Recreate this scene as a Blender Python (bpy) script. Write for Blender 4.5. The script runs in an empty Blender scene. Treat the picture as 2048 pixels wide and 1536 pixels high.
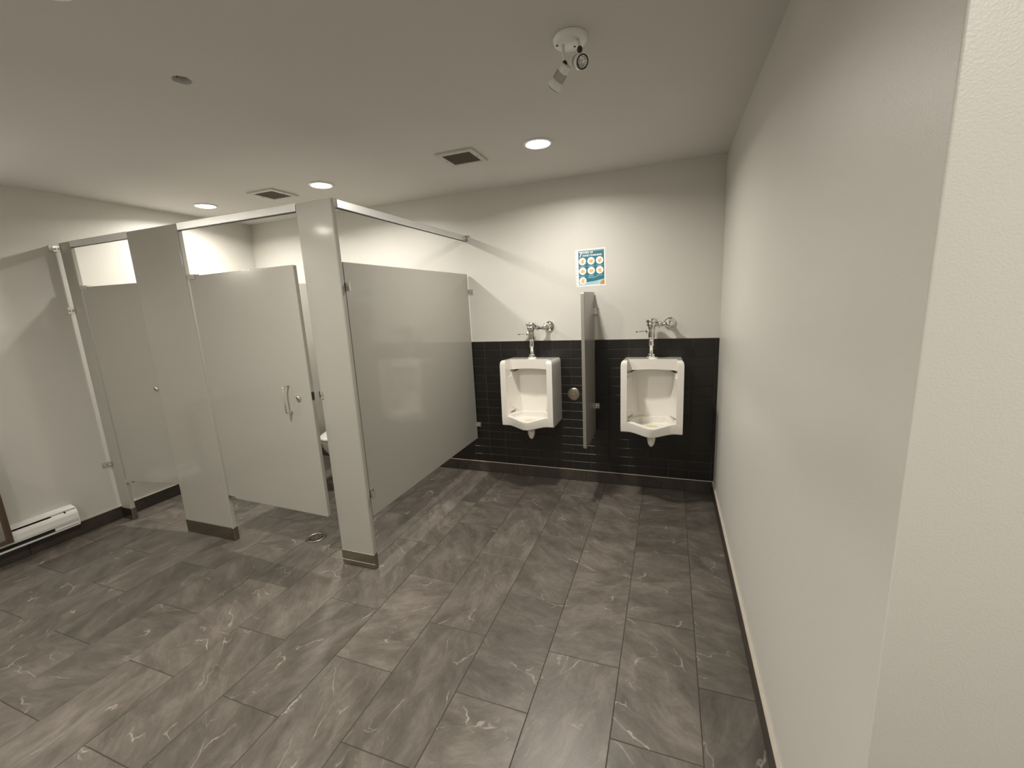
import bpy, bmesh, math, random
from mathutils import Vector, Matrix
random.seed(7)
SC = bpy.context.scene
COL = SC.collection

# ------------------------------------------------------------------ camera
CAM = Vector((-0.34986, -3.42486, 1.54343))
YAW, PITCH, ROLL, FPX = 0.35835, -0.18997, -0.04996, 847.417
fw = Vector((-math.sin(YAW) * math.cos(PITCH), math.cos(YAW) * math.cos(PITCH), math.sin(PITCH)))
r0 = Vector((math.cos(YAW), math.sin(YAW), 0)); u0 = r0.cross(fw)
rr = math.cos(ROLL) * r0 + math.sin(ROLL) * u0
uu = -math.sin(ROLL) * r0 + math.cos(ROLL) * u0
cam_d = bpy.data.cameras.new('camera'); cam = bpy.data.objects.new('camera', cam_d); COL.objects.link(cam)
cam.matrix_world = Matrix(((rr.x, uu.x, -fw.x, CAM.x), (rr.y, uu.y, -fw.y, CAM.y), (rr.z, uu.z, -fw.z, CAM.z), (0, 0, 0, 1)))
cam_d.sensor_fit = 'HORIZONTAL'; cam_d.sensor_width = 36; cam_d.lens = FPX / 2048 * 36
cam_d.clip_start = 0.02
SC.camera = cam

# ------------------------------------------------------------------ world, exposure
w = bpy.data.worlds.new('world'); SC.world = w; w.use_nodes = True
w.node_tree.nodes['Background'].inputs[0].default_value = (0.02, 0.02, 0.02, 1)
w.node_tree.nodes['Background'].inputs[1].default_value = 0.2
SC.view_settings.view_transform = 'Standard'
SC.view_settings.look = 'None'
SC.view_settings.gamma = 1
SC.view_settings.use_curve_mapping = False
SC.view_settings.exposure = 0.55
LAMP_W = 12.0            # power of one downlight
LAMP = 40.0             # radiance of the lit lenses themselves
LAMP_COL = (1.0, 0.945, 0.865)

# ------------------------------------------------------------------ dimensions (metres)
W, H, T, BH = 4.4432, 2.4583, 1.2164, 0.1015
YF, XP = -1.5703, -1.9822
PT, PB, HH = 1.8005, 0.3275, 2.1182
P1, P2, P3 = -2.2236, -3.1669, -3.6564
YE, XE, YB = -2.635, 1.15, -5.0        # right corner, alcove right wall, wall behind the camera

# ------------------------------------------------------------------ materials
def mat(name):
    m = bpy.data.materials.new(name); m.use_nodes = True
    nt = m.node_tree
    return m, nt, nt.nodes['Principled BSDF']
def plain(name, col, rough=0.5, metal=0.0, noise=0.0, scale=20.0, bump=0.0, bscale=200.0, spec=0.5, coat=0.0):
    m, nt, b = mat(name)
    N, L = nt.nodes, nt.links
    b.inputs['Roughness'].default_value = rough
    b.inputs['Metallic'].default_value = metal
    b.inputs['Specular IOR Level'].default_value = spec
    if coat: b.inputs['Coat Weight'].default_value = coat; b.inputs['Coat Roughness'].default_value = 0.08
    tc = N.new('ShaderNodeTexCoord')
    n = N.new('ShaderNodeTexNoise'); n.inputs['Scale'].default_value = scale; n.inputs['Detail'].default_value = 4
    L.new(tc.outputs['Object'], n.inputs['Vector'])
    mx = N.new('ShaderNodeMix'); mx.data_type = 'RGBA'
    k = noise
    mx.inputs[6].default_value = (*[c * (1 - k) for c in col], 1)
    mx.inputs[7].default_value = (*[min(1, c * (1 + k)) for c in col], 1)
    L.new(n.outputs['Fac'], mx.inputs[0]); L.new(mx.outputs[2], b.inputs['Base Color'])
    if bump:
        n2 = N.new('ShaderNodeTexNoise'); n2.inputs['Scale'].default_value = bscale; n2.inputs['Detail'].default_value = 3
        L.new(tc.outputs['Object'], n2.inputs['Vector'])
        bp = N.new('ShaderNodeBump'); bp.inputs['Strength'].default_value = bump; bp.inputs['Distance'].default_value = 0.002
        L.new(n2.outputs['Fac'], bp.inputs['Height']); L.new(bp.outputs[0], b.inputs['Normal'])
    return m

M = {}
M['wall'] = plain('wall_paint', (0.585, 0.572, 0.527), 0.42, noise=0.02, scale=3, bump=0.25, bscale=260, spec=0.45)
M['ceil'] = plain('ceiling_paint', (0.63, 0.612, 0.582), 0.85, noise=0.02, scale=3, bump=0.2, bscale=180, spec=0.2)
M['panel'] = plain('partition_paint', (0.350, 0.338, 0.300), 0.08, noise=0.02, scale=4, bump=0.02, bscale=500, spec=0.5)
M['screen'] = plain('screen_paint', (0.25, 0.235, 0.207), 0.2, noise=0.12, scale=300, spec=0.45)
M['alu'] = plain('anodised_rail', (0.78, 0.78, 0.77), 0.34, metal=0.75, noise=0.03, scale=30)
M['chrome'] = plain('chrome', (0.80, 0.79, 0.77), 0.09, metal=1.0, noise=0.02)
M['steel'] = plain('brushed_steel', (0.42, 0.37, 0.30), 0.28, metal=1.0, noise=0.06, scale=80)
M['shoe'] = plain('shoe_steel', (0.30, 0.265, 0.22), 0.22, metal=1.0, noise=0.05, scale=60)
M['china'] = plain('vitreous_china', (0.82, 0.79, 0.73), 0.10, noise=0.01, spec=0.5, coat=0.4)
M['stain'] = plain('yellow_residue', (0.70, 0.68, 0.30), 0.25, noise=0.2, scale=40)
M['grout'] = plain('grey_grout', (0.060, 0.053, 0.046), 0.85, noise=0.15, scale=60)
M['fgrout'] = plain('floor_grout', (0.050, 0.043, 0.036), 0.85, noise=0.15, scale=60)
M['caulk'] = plain('light_caulk', (0.50, 0.46, 0.39), 0.5, noise=0.12, scale=40)
M['white'] = plain('white_enamel', (0.80, 0.80, 0.77), 0.28, noise=0.02, scale=10)
M['black'] = plain('black_void', (0.012, 0.011, 0.010), 0.7, noise=0.3)
M['darkmetal'] = plain('dark_metal', (0.05, 0.047, 0.045), 0.45, metal=0.6, noise=0.1)
M['fan'] = plain('grille_brown', (0.105, 0.085, 0.062), 0.8, noise=0.25, scale=70)  # dark brown tone of the vent slats
M['vent'] = plain('vent_plastic', (0.56, 0.53, 0.48), 0.5, noise=0.03)
M['brown'] = plain('brown_frame', (0.075, 0.05, 0.03), 0.45, noise=0.35, scale=60)
M['paper'] = plain('paper', (0.78, 0.78, 0.765), 0.45, noise=0.01)
M['teal'] = plain('teal_print', (0.020, 0.150, 0.205), 0.4, noise=0.12, scale=25)
M['pale'] = plain('pale_blue_print', (0.40, 0.58, 0.60), 0.4, noise=0.05)
M['skin'] = plain('hand_print', (0.70, 0.43, 0.19), 0.4, noise=0.2, scale=60)
M['gold'] = plain('gold_print', (0.50, 0.27, 0.05), 0.4, noise=0.3, scale=80)
M['print_grey'] = plain('hole_grey', (0.30, 0.28, 0.26), 0.6)
M['wire'] = plain('copper_wire', (0.18, 0.11, 0.08), 0.5, noise=0.2)

def glass_mirror():
    m, nt, b = mat('mirror_glass')
    b.inputs['Base Color'].default_value = (0.75, 0.76, 0.75, 1); b.inputs['Metallic'].default_value = 1; b.inputs['Roughness'].default_value = 0.03
    return m
M['mirror'] = glass_mirror()
def lens_mat():
    m, nt, b = mat('spot_lens')
    b.inputs['Base Color'].default_value = (0.75, 0.75, 0.74, 1); b.inputs['Metallic'].default_value = 0.9; b.inputs['Roughness'].default_value = 0.12
    v = nt.nodes.new('ShaderNodeTexVoronoi'); v.inputs['Scale'].default_value = 130
    tc = nt.nodes.new('ShaderNodeTexCoord'); nt.links.new(tc.outputs['Object'], v.inputs['Vector'])
    bp = nt.nodes.new('ShaderNodeBump'); bp.inputs['Strength'].default_value = 0.8; bp.inputs['Distance'].default_value = 0.003
    nt.links.new(v.outputs['Distance'], bp.inputs['Height']); nt.links.new(bp.outputs[0], b.inputs['Normal'])
    return m
M['lens'] = lens_mat()
def lamp_mat(k=1.0):
    m = bpy.data.materials.new('lit_lens'); m.use_nodes = True
    nt = m.node_tree; nt.nodes.clear()
    e = nt.nodes.new('ShaderNodeEmission'); e.inputs[0].default_value = (*LAMP_COL, 1); e.inputs[1].default_value = LAMP * k
    o = nt.nodes.new('ShaderNodeOutputMaterial'); nt.links.new(e.outputs[0], o.inputs[0])
    return m
M['lamp'] = lamp_mat(); M['sconce'] = lamp_mat(0.85)

def stone(name, base, hi, lo, vein, rough, vein_amt, sx=1.0):
    """brown-grey porcelain with cloudy streaks and pale veins; varies per tile"""
    m, nt, b = mat(name)
    N, L = nt.nodes, nt.links
    tc = N.new('ShaderNodeTexCoord'); oi = N.new('ShaderNodeObjectInfo')
    mul = N.new('ShaderNodeMath'); mul.operation = 'MULTIPLY'; mul.inputs[1].default_value = 61.7
    L.new(oi.outputs['Random'], mul.inputs[0])
    cmb = N.new('ShaderNodeCombineXYZ'); L.new(mul.outputs[0], cmb.inputs[2]); L.new(mul.outputs[0], cmb.inputs[0])
    add = N.new('ShaderNodeVectorMath'); add.operation = 'ADD'
    L.new(tc.outputs['Object'], add.inputs[0]); L.new(cmb.outputs[0], add.inputs[1])
    ang = N.new('ShaderNodeMath'); ang.operation = 'MULTIPLY'; ang.inputs[1].default_value = 173.3; L.new(oi.outputs['Random'], ang.inputs[0])
    frc = N.new('ShaderNodeMath'); frc.operation = 'FRACT'; L.new(ang.outputs[0], frc.inputs[0])
    am = N.new('ShaderNodeMapRange'); am.inputs[3].default_value = -0.4; am.inputs[4].default_value = 2.0; L.new(frc.outputs[0], am.inputs[0])
    vr = N.new('ShaderNodeVectorRotate'); vr.rotation_type = 'Z_AXIS'; L.new(add.outputs[0], vr.inputs['Vector']); L.new(am.outputs[0], vr.inputs['Angle'])
    mp = N.new('ShaderNodeMapping'); mp.inputs['Scale'].default_value = (1.0, 2.0, 1)
    L.new(vr.outputs[0], mp.inputs['Vector'])
    n1 = N.new('ShaderNodeTexNoise'); n1.inputs['Scale'].default_value = 5.0; n1.inputs['Detail'].default_value = 10; n1.inputs['Roughness'].default_value = 0.74; n1.inputs['Distortion'].default_value = 0.35
    L.new(mp.outputs[0], n1.inputs['Vector'])
    cr = N.new('ShaderNodeValToRGB')
    cr.color_ramp.elements[0].position = 0.30; cr.color_ramp.elements[0].color = (*lo, 1)
    cr.color_ramp.elements[1].position = 0.72; cr.color_ramp.elements[1].color = (*hi, 1)
    e = cr.color_ramp.elements.new(0.5); e.color = (*base, 1)
    L.new(n1.outputs['Fac'], cr.inputs[0])
    # veins: crack lines of a distorted cell pattern, broken up by a mask
    nd = N.new('ShaderNodeTexNoise'); nd.inputs['Scale'].default_value = 7.0; nd.inputs['Detail'].default_value = 4; L.new(mp.outputs[0], nd.inputs['Vector'])
    ds = N.new('ShaderNodeVectorMath'); ds.operation = 'SCALE'; ds.inputs['Scale'].default_value = 0.16; L.new(nd.outputs['Color'], ds.inputs[0])
    da = N.new('ShaderNodeVectorMath'); da.operation = 'ADD'; L.new(mp.outputs[0], da.inputs[0]); L.new(ds.outputs[0], da.inputs[1])
    vo = N.new('ShaderNodeTexVoronoi'); vo.feature = 'DISTANCE_TO_EDGE'; vo.inputs['Scale'].default_value = 3.2; L.new(da.outputs[0], vo.inputs['Vector'])
    mr = N.new('ShaderNodeMapRange'); mr.inputs[1].default_value = 0.0; mr.inputs[2].default_value = 0.016; mr.inputs[3].default_value = 1.0; mr.inputs[4].default_value = 0.0
    L.new(vo.outputs['Distance'], mr.inputs[0])
    n3 = N.new('ShaderNodeTexNoise'); n3.inputs['Scale'].default_value = 6.0; n3.inputs['Detail'].default_value = 3
    L.new(mp.outputs[0], n3.inputs['Vector'])
    mk = N.new('ShaderNodeMapRange'); mk.inputs[1].default_value = 0.52; mk.inputs[2].default_value = 0.66; L.new(n3.outputs['Fac'], mk.inputs[0])
    vm = N.new('ShaderNodeMath'); vm.operation = 'MULTIPLY'; L.new(mr.outputs[0], vm.inputs[0]); L.new(mk.outputs[0], vm.inputs[1])
    vs = N.new('ShaderNodeMath'); vs.operation = 'MULTIPLY'; vs.inputs[1].default_value = vein_amt; L.new(vm.outputs[0], vs.inputs[0])
    mx = N.new('ShaderNodeMix'); mx.data_type = 'RGBA'; L.new(vs.outputs[0], mx.inputs[0]); L.new(cr.outputs[0], mx.inputs[6]); mx.inputs[7].default_value = (*vein, 1)
    # tile-to-tile tone
    tr = N.new('ShaderNodeMapRange'); tr.inputs[3].default_value = 0.82; tr.inputs[4].default_value = 1.14; L.new(oi.outputs['Random'], tr.inputs[0])
    hs = N.new('ShaderNodeHueSaturation'); L.new(tr.outputs[0], hs.inputs['Value']); L.new(mx.outputs[2], hs.inputs['Color'])
    L.new(hs.outputs[0], b.inputs['Base Color'])
    rm = N.new('ShaderNodeMapRange'); rm.inputs[3].default_value = rough - 0.06; rm.inputs[4].default_value = rough + 0.08; L.new(n1.outputs['Fac'], rm.inputs[0]); L.new(rm.outputs[0], b.inputs['Roughness'])
    bp = N.new('ShaderNodeBump'); bp.inputs['Strength'].default_value = 0.12; bp.inputs['Distance'].default_value = 0.003
    L.new(n1.outputs['Fac'], bp.inputs['Height']); L.new(bp.outputs[0], b.inputs['Normal'])
    return m
M['floor'] = stone('porcelain_floor', (0.117, 0.103, 0.087), (0.196, 0.174, 0.149), (0.067, 0.058, 0.048), (0.44, 0.39, 0.34), 0.36, 0.7)
M['base'] = stone('porcelain_base', (0.045, 0.036, 0.030), (0.066, 0.054, 0.045), (0.030, 0.024, 0.020), (0.15, 0.13, 0.11), 0.42, 0.3)
M['tile'] = stone('black_wall_tile', (0.0095, 0.0080, 0.0068), (0.014, 0.012, 0.0105), (0.006, 0.005, 0.0045), (0.03, 0.03, 0.03), 0.36, 0.1)

# ------------------------------------------------------------------ helpers
def new_obj(name, bm, m, parent=None, loc=(0, 0, 0), smooth=False, bevel=0.0, seg=2):
    bmesh.ops.recalc_face_normals(bm, faces=bm.faces)
    me = bpy.data.meshes.new(name); bm.to_mesh(me); bm.free()
    return link_mesh(name, me, m, parent, loc, smooth, bevel, seg)
def link_mesh(name, me, m, parent=None, loc=(0, 0, 0), smooth=False, bevel=0.0, seg=2):
    o = bpy.data.objects.new(name, me); COL.objects.link(o)
    if m and not me.materials: me.materials.append(M[m])
    o.location = loc
    if parent: o.parent = parent
    if smooth: me.shade_smooth()
    if bevel:
        md = o.modifiers.new('bevel', 'BEVEL'); md.width = bevel; md.segments = seg; md.limit_method = 'ANGLE'; md.angle_limit = math.radians(35)
        me.shade_smooth()
        md.harden_normals = True
    return o
def empty(name, loc, rz=0.0):
    o = bpy.data.objects.new(name, None); COL.objects.link(o); o.location = loc; o.rotation_euler = (0, 0, rz); o.empty_display_size = 0.05
    return o
def tag(o, label, cat, group=None):
    o['label'] = label; o['category'] = cat
    if group: o['group'] = group
    return o
def struct(o, label=None, cat=None):
    o['kind'] = 'structure'
    if label: o['label'] = label
    if cat: o['category'] = cat
    return o
def bx(bm, x0, x1, y0, y1, z0, z1, mtx=None):
    vs = [bm.verts.new((x, y, z)) for z in (z0, z1) for y in (y0, y1) for x in (x0, x1)]
    for f in ((0, 2, 3, 1), (4, 5, 7, 6), (0, 1, 5, 4), (2, 6, 7, 3), (0, 4, 6, 2), (1, 3, 7, 5)):
        bm.faces.new([vs[i] for i in f])
    if mtx: bmesh.ops.transform(bm, matrix=mtx, verts=vs)
    return vs
def box(name, x0, x1, y0, y1, z0, z1, m, parent=None, bevel=0.0, seg=2, loc=(0, 0, 0)):
    bm = bmesh.new(); bx(bm, x0, x1, y0, y1, z0, z1)
    return new_obj(name, bm, m, parent, loc, bevel=bevel, seg=seg)
def lathe(bm, prof, seg=28, mtx=None):
    """profile [(r, h)...] turned about local z"""
    rings = []
    for r, h in prof:
        if r < 1e-6: rings.append([bm.verts.new((0, 0, h))])
        else: rings.append([bm.verts.new((r * math.cos(2 * math.pi * i / seg), r * math.sin(2 * math.pi * i / seg), h)) for i in range(seg)])
    for a, b in zip(rings, rings[1:]):
        if len(a) == 1 and len(b) == 1: continue
        for i in range(seg):
            j = (i + 1) % seg
            if len(a) == 1: bm.faces.new((a[0], b[i], b[j]))
            elif len(b) == 1: bm.faces.new((a[i], a[j], b[0]))
            else: bm.faces.new((a[i], a[j], b[j], b[i]))
    vs = [v for r_ in rings for v in r_]
    if mtx: bmesh.ops.transform(bm, matrix=mtx, verts=vs)
    return vs
def axis_mtx(p, d):
    d = Vector(d).normalized()
    return Matrix.Translation(p) @ d.to_track_quat('Z', 'Y').to_matrix().to_4x4()
def cyl(bm, p0, p1, r, seg=20, r1=None):
    p0, p1 = Vector(p0), Vector(p1); h = (p1 - p0).length
    r1 = r if r1 is None else r1
    return lathe(bm, [(0, 0), (r, 0), (r1, h), (0, h)], seg, axis_mtx(p0, p1 - p0))
def tube_path(bm, pts, r, seg=14):
    pts = [Vector(p) for p in pts]; rings = []
    up = Vector((0.013, 0.021, 1)).normalized()
    for i, p in enumerate(pts):
        t = (pts[min(i + 1, len(pts) - 1)] - pts[max(i - 1, 0)]).normalized()
        a = t.cross(up) if abs(t.dot(up)) < 0.95 else t.cross(Vector((1, 0.1, 0)))
        a.normalize(); b_ = t.cross(a)
        if rings:                       # keep frames aligned
            pa = prev; a = (pa - t * pa.dot(t)).normalized(); b_ = t.cross(a)
        prev = a
        rings.append([bm.verts.new(p + r * (math.cos(2 * math.pi * k / seg) * a + math.sin(2 * math.pi * k / seg) * b_)) for k in range(seg)])
    for A, B in zip(rings, rings[1:]):
        for k in range(seg):
            l = (k + 1) % seg
            bm.faces.new((A[k], A[l], B[l], B[k]))
    bm.faces.new(rings[0]); bm.faces.new(rings[-1])
def loft(bm, sections):
    """sections: list of equally long closed 3-D loops, capped"""
    R_ = [[bm.verts.new(p) for p in s] for s in sections]
    n = len(R_[0])
    for A, B in zip(R_, R_[1:]):
        for i in range(n):
            j = (i + 1) % n
            bm.faces.new((A[i], A[j], B[j], B[i]))
    bm.faces.new(R_[0]); bm.faces.new(R_[-1])
def apply_mods(o):
    dg = bpy.context.evaluated_depsgraph_get(); dg.update()
    me = bpy.data.meshes.new_from_object(o.evaluated_get(dg))
    o.modifiers.clear(); o.data = me
    return o

# ------------------------------------------------------------------ setting
G = 0.0015      # half a grout joint
# walls
wall_back = struct(box('wall_back', -W - 0.1, 0.12, 0.0, 0.12, 0, H + 0.1, 'wall'), 'beige painted back wall above black tile', 'wall')
wall_left = struct(box('wall_left', -W - 0.12, -W, YB, 0.0, 0, H + 0.1, 'wall'), 'beige painted left wall with the white heater', 'wall')
bm = bmesh.new(); lp = [(0, 0), (0, YE), (XE, YE), (XE, YE + 0.12), (0.12, YE + 0.12), (0.12, 0)]
loft(bm, [[(x, y, 0.0) for x, y in lp], [(x, y, H + 0.1) for x, y in lp]])
wall_right = struct(new_obj('wall_right', bm, 'wall', bevel=0.004), 'beige satin right wall turning away at the outer corner', 'wall')
wall_r2 = struct(box('wall_alcove', XE, XE + 0.1, YB, YE + 0.12, 0, H + 0.1, 'wall'), 'beige wall of the entrance recess behind the camera', 'wall')
wall_front = struct(box('wall_front', -W - 0.1, XE + 0.1, YB - 0.1, YB, 0, H + 0.1, 'wall'), 'beige wall behind the camera', 'wall')

# ceiling with a small round opening
HX, HY, HR = -2.154, -2.112, 0.034
bm = bmesh.new()
outer = [bm.verts.new(p) for p in ((-W, YB, H), (XE, YB, H), (XE, 0, H), (-W, 0, H))]
inner = [bm.verts.new((HX + HR * math.cos(t * math.pi / 12) * (1 + 0.05 * math.sin(5 * t)), HY + HR * math.sin(t * math.pi / 12), H)) for t in range(24)]
ed = [bm.edges.new((outer[i], outer[(i + 1) % 4])) for i in range(4)] + [bm.edges.new((inner[i], inner[(i + 1) % 24])) for i in range(24)]
bmesh.ops.triangle_fill(bm, edges=ed, use_beauty=True)
for f in bm.faces:
    if f.normal.z > 0: f.normal_flip()
ret = bmesh.ops.extrude_face_region(bm, geom=list(bm.faces))
bmesh.ops.translate(bm, verts=[v for v in ret['geom'] if isinstance(v, bmesh.types.BMVert)], vec=(0, 0, 0.05))
ceiling = struct(new_obj('ceiling', bm, 'ceil'), 'flat off-white ceiling', 'ceiling')

# floor: grout bed and individual 12 x 24 in tiles in half bond
floor = struct(box('floor', -W, XE, YB, 0, -0.06, -0.002, 'fgrout'), 'brown grey stone-look tiled floor', 'floor')
PX, PY = 0.3083, 0.617
tile_mesh = {}
def floor_tile(x0, x1, y0, y1):
    w_, d_ = round(x1 - x0 - 2 * G, 4), round(y1 - y0 - 2 * G, 4)
    if w_ < 0.01 or d_ < 0.01: return
    if (w_, d_) not in tile_mesh:
        bm = bmesh.new(); c = 0.0012
        vb = [bm.verts.new((sx * w_ / 2, sy * d_ / 2, -0.01)) for sx, sy in ((-1, -1), (1, -1), (1, 1), (-1, 1))]
        vm = [bm.verts.new((sx * w_ / 2, sy * d_ / 2, -c)) for sx, sy in ((-1, -1), (1, -1), (1, 1), (-1, 1))]
        vt = [bm.verts.new((sx * (w_ / 2 - c), sy * (d_ / 2 - c), 0)) for sx, sy in ((-1, -1), (1, -1), (1, 1), (-1, 1))]
        for A, B in ((vb, vm), (vm, vt)):
            for i in range(4): bm.faces.new((A[i], A[(i + 1) % 4], B[(i + 1) % 4], B[i]))
        bm.faces.new(vt)
        me = bpy.data.meshes.new('floor_tile'); bm.to_mesh(me); bm.free(); me.materials.append(M['floor']); tile_mesh[(w_, d_)] = me
    o = bpy.data.objects.new('floor_tile', tile_mesh[(w_, d_)]); COL.objects.link(o)
    o.location = ((x0 + x1) / 2, (y0 + y1) / 2, random.uniform(-0.0004, 0.0)); o.parent = floor
xj = [0.0 - 0.2105 - PX * k for k in range(0, 16)]
cols = [(max(a - PX, -W), a, k + 1) for k, a in enumerate(xj) if a > -W + 0.01] + [(xj[0], xj[0] + PX, 0)] + [(xj[0] + PX * k, min(XE, xj[0] + PX * (k + 1)), -k) for k in range(1, 5)]
for x0, x1, k in cols:
    top = 0.0
    ys = [0.0 if (k % 2 == 0) else PY / 2]
    y = -ys[0] if ys[0] > 0 else -PY
    prev = 0.0
    while prev > YB:
        y1_ = max(y, YB)
        if not (x0 >= -0.22 and y1_ > YE + 0.05 and x1 > 0.15):    # nothing under the right wall block
            if x0 > -0.22 and x0 < -0.2: floor_tile(x0, 0.0 if y1_ > YE else x1, y1_, prev)
            else: floor_tile(x0, x1, y1_, prev)
        prev = y; y -= PY

# black wall tiles (3 x 6 in stacked) : one object per tile where the photograph shows them
RZ = (T - BH) / 15.0; PWX = 0.1543; X0 = -0.0222
tmesh = {}
def wtile_mesh(w_, h_):
    key = (round(w_, 4), round(h_, 4))
    if key not in tmesh:
        bm = bmesh.new(); c = 0.002; t = 0.008
        q = ((-1, -1), (1, -1), (1, 1), (-1, 1))
        vb = [bm.verts.new((sx * w_ / 2, 0, sz * h_ / 2)) for sx, sz in q]
        vm = [bm.verts.new((sx * w_ / 2, -t + c, sz * h_ / 2)) for sx, sz in q]
        vt = [bm.verts.new((sx * (w_ / 2 - c), -t, sz * (h_ / 2 - c))) for sx, sz in q]
        for A, B in ((vb, vm), (vm, vt)):
            for i in range(4): bm.faces.new((A[i], A[(i + 1) % 4], B[(i + 1) % 4], B[i]))
        bm.faces.new(vt)
        me = bpy.data.meshes.new('wall_tile'); bm.to_mesh(me); bm.free(); me.materials.append(M['tile']); tmesh[key] = me
    return tmesh[key]
bed = box('grout_bed', -W + 0.011, -0.0005, -0.0062, 0.0, BH, T, 'grout', wall_back)
xe = [0.0] + [X0 - PWX * k for k in range(14)]
for c0, c1 in zip(xe[1:], xe):
    for r_ in range(15):
        z = BH + (r_ + 0.5) * RZ
        me = wtile_mesh(c1 - c0 - 0.003, RZ - 0.003)
        o = bpy.data.objects.new('wall_tile', me); COL.objects.link(o); o.parent = wall_back
        o.location = ((c0 + c1) / 2 + random.uniform(-.0004, .0004), random.uniform(-0.0006, 0), z + random.uniform(-.0004, .0004))
        o.rotation_euler = (random.uniform(-.004, .004), 0, random.uniform(-.004, .004))
bm = bmesh.new()
x = xe[-1]
while x > -W + 0.03:
    xl = max(x - PWX, -W + 0.012)
    for r_ in range(15):
        bx(bm, xl + G, x - G, -0.008, -0.001, BH + r_ * RZ + G, BH + (r_ + 1) * RZ - G)
    x = xl
o = new_obj('wall_tile_field', bm, 'tile', wall_back); o['kind'] = 'stuff'; o['label'] = 'black wall tiles behind the stalls'
# pale paint line along the top of the tile
box('tile_edge_line', -W + 0.012, -0.0005, -0.005, 0.0, T, T + 0.004, 'caulk', wall_back)

# base tiles
def base_run(name, along, a0, a1, step, off, plane, face, label):
    e = struct(empty(name, (0, 0, 0)), label, 'baseboard')
    a = off
    while a > a0: a -= step
    ends = []
    while a < a1 - 0.005:
        s, t = max(a, a0), min(a + step, a1)
        if t - s > 0.01: ends.append((s, t))
        a += step
    for s, t in ends:
        if along == 'x': box('base_tile', s + G, t - G, plane - 0.011, plane, 0.002, BH - 0.004, 'base', e, bevel=0.0012, seg=1)
        else:
            x0, x1 = (plane, plane + 0.011) if face > 0 else (plane - 0.011, plane)
            box('base_tile', x0, x1, s + G, t - G, 0.002, BH - 0.004, 'base', e, bevel=0.0012, seg=1)
    if along == 'x': box('caulk_line', a0, a1, plane - 0.0115, plane, BH - 0.0045, BH, 'caulk', e)
    else:
        x0, x1 = (plane, plane + 0.010) if face > 0 else (plane - 0.012, plane)
        box('caulk_line', x0, x1, a0, a1, BH - 0.0045, BH + (0.003 if face < 0 else 0), 'caulk', e)
    return e
base_run('baseboard_back', 'x', -W + 0.012, -0.0125, 0.617, -0.372, 0.0, 0, 'brown stone base tiles along the back wall')
base_run('baseboard_left', 'y', YB + 0.012, -0.0005, 0.617, -0.25, -W, 1, 'dark brown base tiles along the left wall')
base_run('baseboard_right', 'y', YE, -0.0005, 0.617, -0.4, 0.0, -1, 'brown base tiles with a pale caulk line along the right wall')
base_run('baseboard_return', 'x', 0.0, XE, 0.617, 0.3, YE, 0, 'brown base tiles below the right corner wall face')

# ------------------------------------------------------------------ ceiling fittings
def downlight(x, y, label, k=1.0):
    e = tag(empty('downlight', (x, y, H)), label, 'light', 'round recessed downlights')
    bm = bmesh.new(); lathe(bm, [(0.070, -0.001), (0.086, -0.001), (0.088, -0.004), (0.084, -0.008), (0.074, -0.010), (0.070, -0.008), (0.070, -0.001)], 40)
    new_obj('trim_ring', bm, 'white', e, smooth=True)
    bm = bmesh.new(); lathe(bm, [(0.0695, -0.002), (0.0695, -0.0065), (0.060, -0.0078), (0.040, -0.0084), (0.018, -0.0088), (0, -0.009)], 40)
    new_obj('lens', bm, 'lamp', e, smooth=True)
    ld = bpy.data.lights.new('lamp_light', 'AREA'); ld.shape = 'DISK'; ld.size = 0.13; ld.energy = LAMP_W * k; ld.color = LAMP_COL; ld.spread = math.radians(160)
    lo = bpy.data.objects.new('lamp_light', ld); COL.objects.link(lo); lo.parent = e; lo.location = (0, 0, -0.0115)
downlight(-1.095, -0.800, 'lit round downlight above the two urinals, brightest and rightmost', 1.15)
downlight(-2.758, -0.767, 'lit round downlight above the corner pilaster of the stalls', 1.3)
downlight(-3.982, -0.769, 'lit round downlight near the left wall above the narrow left stall', 1.3)
downlight(-1.955, -2.612, 'lit round downlight at the top left edge of the ceiling', 1.65)
downlight(0.35, -3.65, 'added unseen downlight over the entrance recess for overall brightness', 1.2)  # added lamp out of view, there to set the overall light level
downlight(-4.05, -3.75, 'lit round downlight in the left corner behind the camera', 0.8)
downlight(-1.95, -4.25, 'added unseen downlight behind the camera for overall brightness')  # also an added lamp, unseen, lifting the general light of the room

# vanity sconce on the left wall, outside the frame (its light throws the pull handle's shadow to the right)
SY, SZ = -2.74, 2.09
e = tag(empty('wall_sconce', (-W, SY, SZ)), 'lit frosted wall sconce on the left wall above the mirror', 'wall lamp')
box('back_plate', 0.0005, 0.018, -0.10, 0.10, -0.05, 0.05, 'alu', e, bevel=0.004)
bm = bmesh.new(); cyl(bm, (0.018, 0, 0), (0.050, 0, 0), 0.012, 14); new_obj('arm', bm, 'alu', e)
bm = bmesh.new(); cyl(bm, (0.095, -0.15, 0), (0.095, 0.15, 0), 0.048, 28); new_obj('diffuser', bm, 'sconce', e, smooth=False)
for sgn in (-1, 1):
    bm = bmesh.new(); cyl(bm, (0.095, sgn * 0.15, 0), (0.095, sgn * 0.162, 0), 0.052, 28); new_obj('end_cap', bm, 'alu', e)

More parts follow.
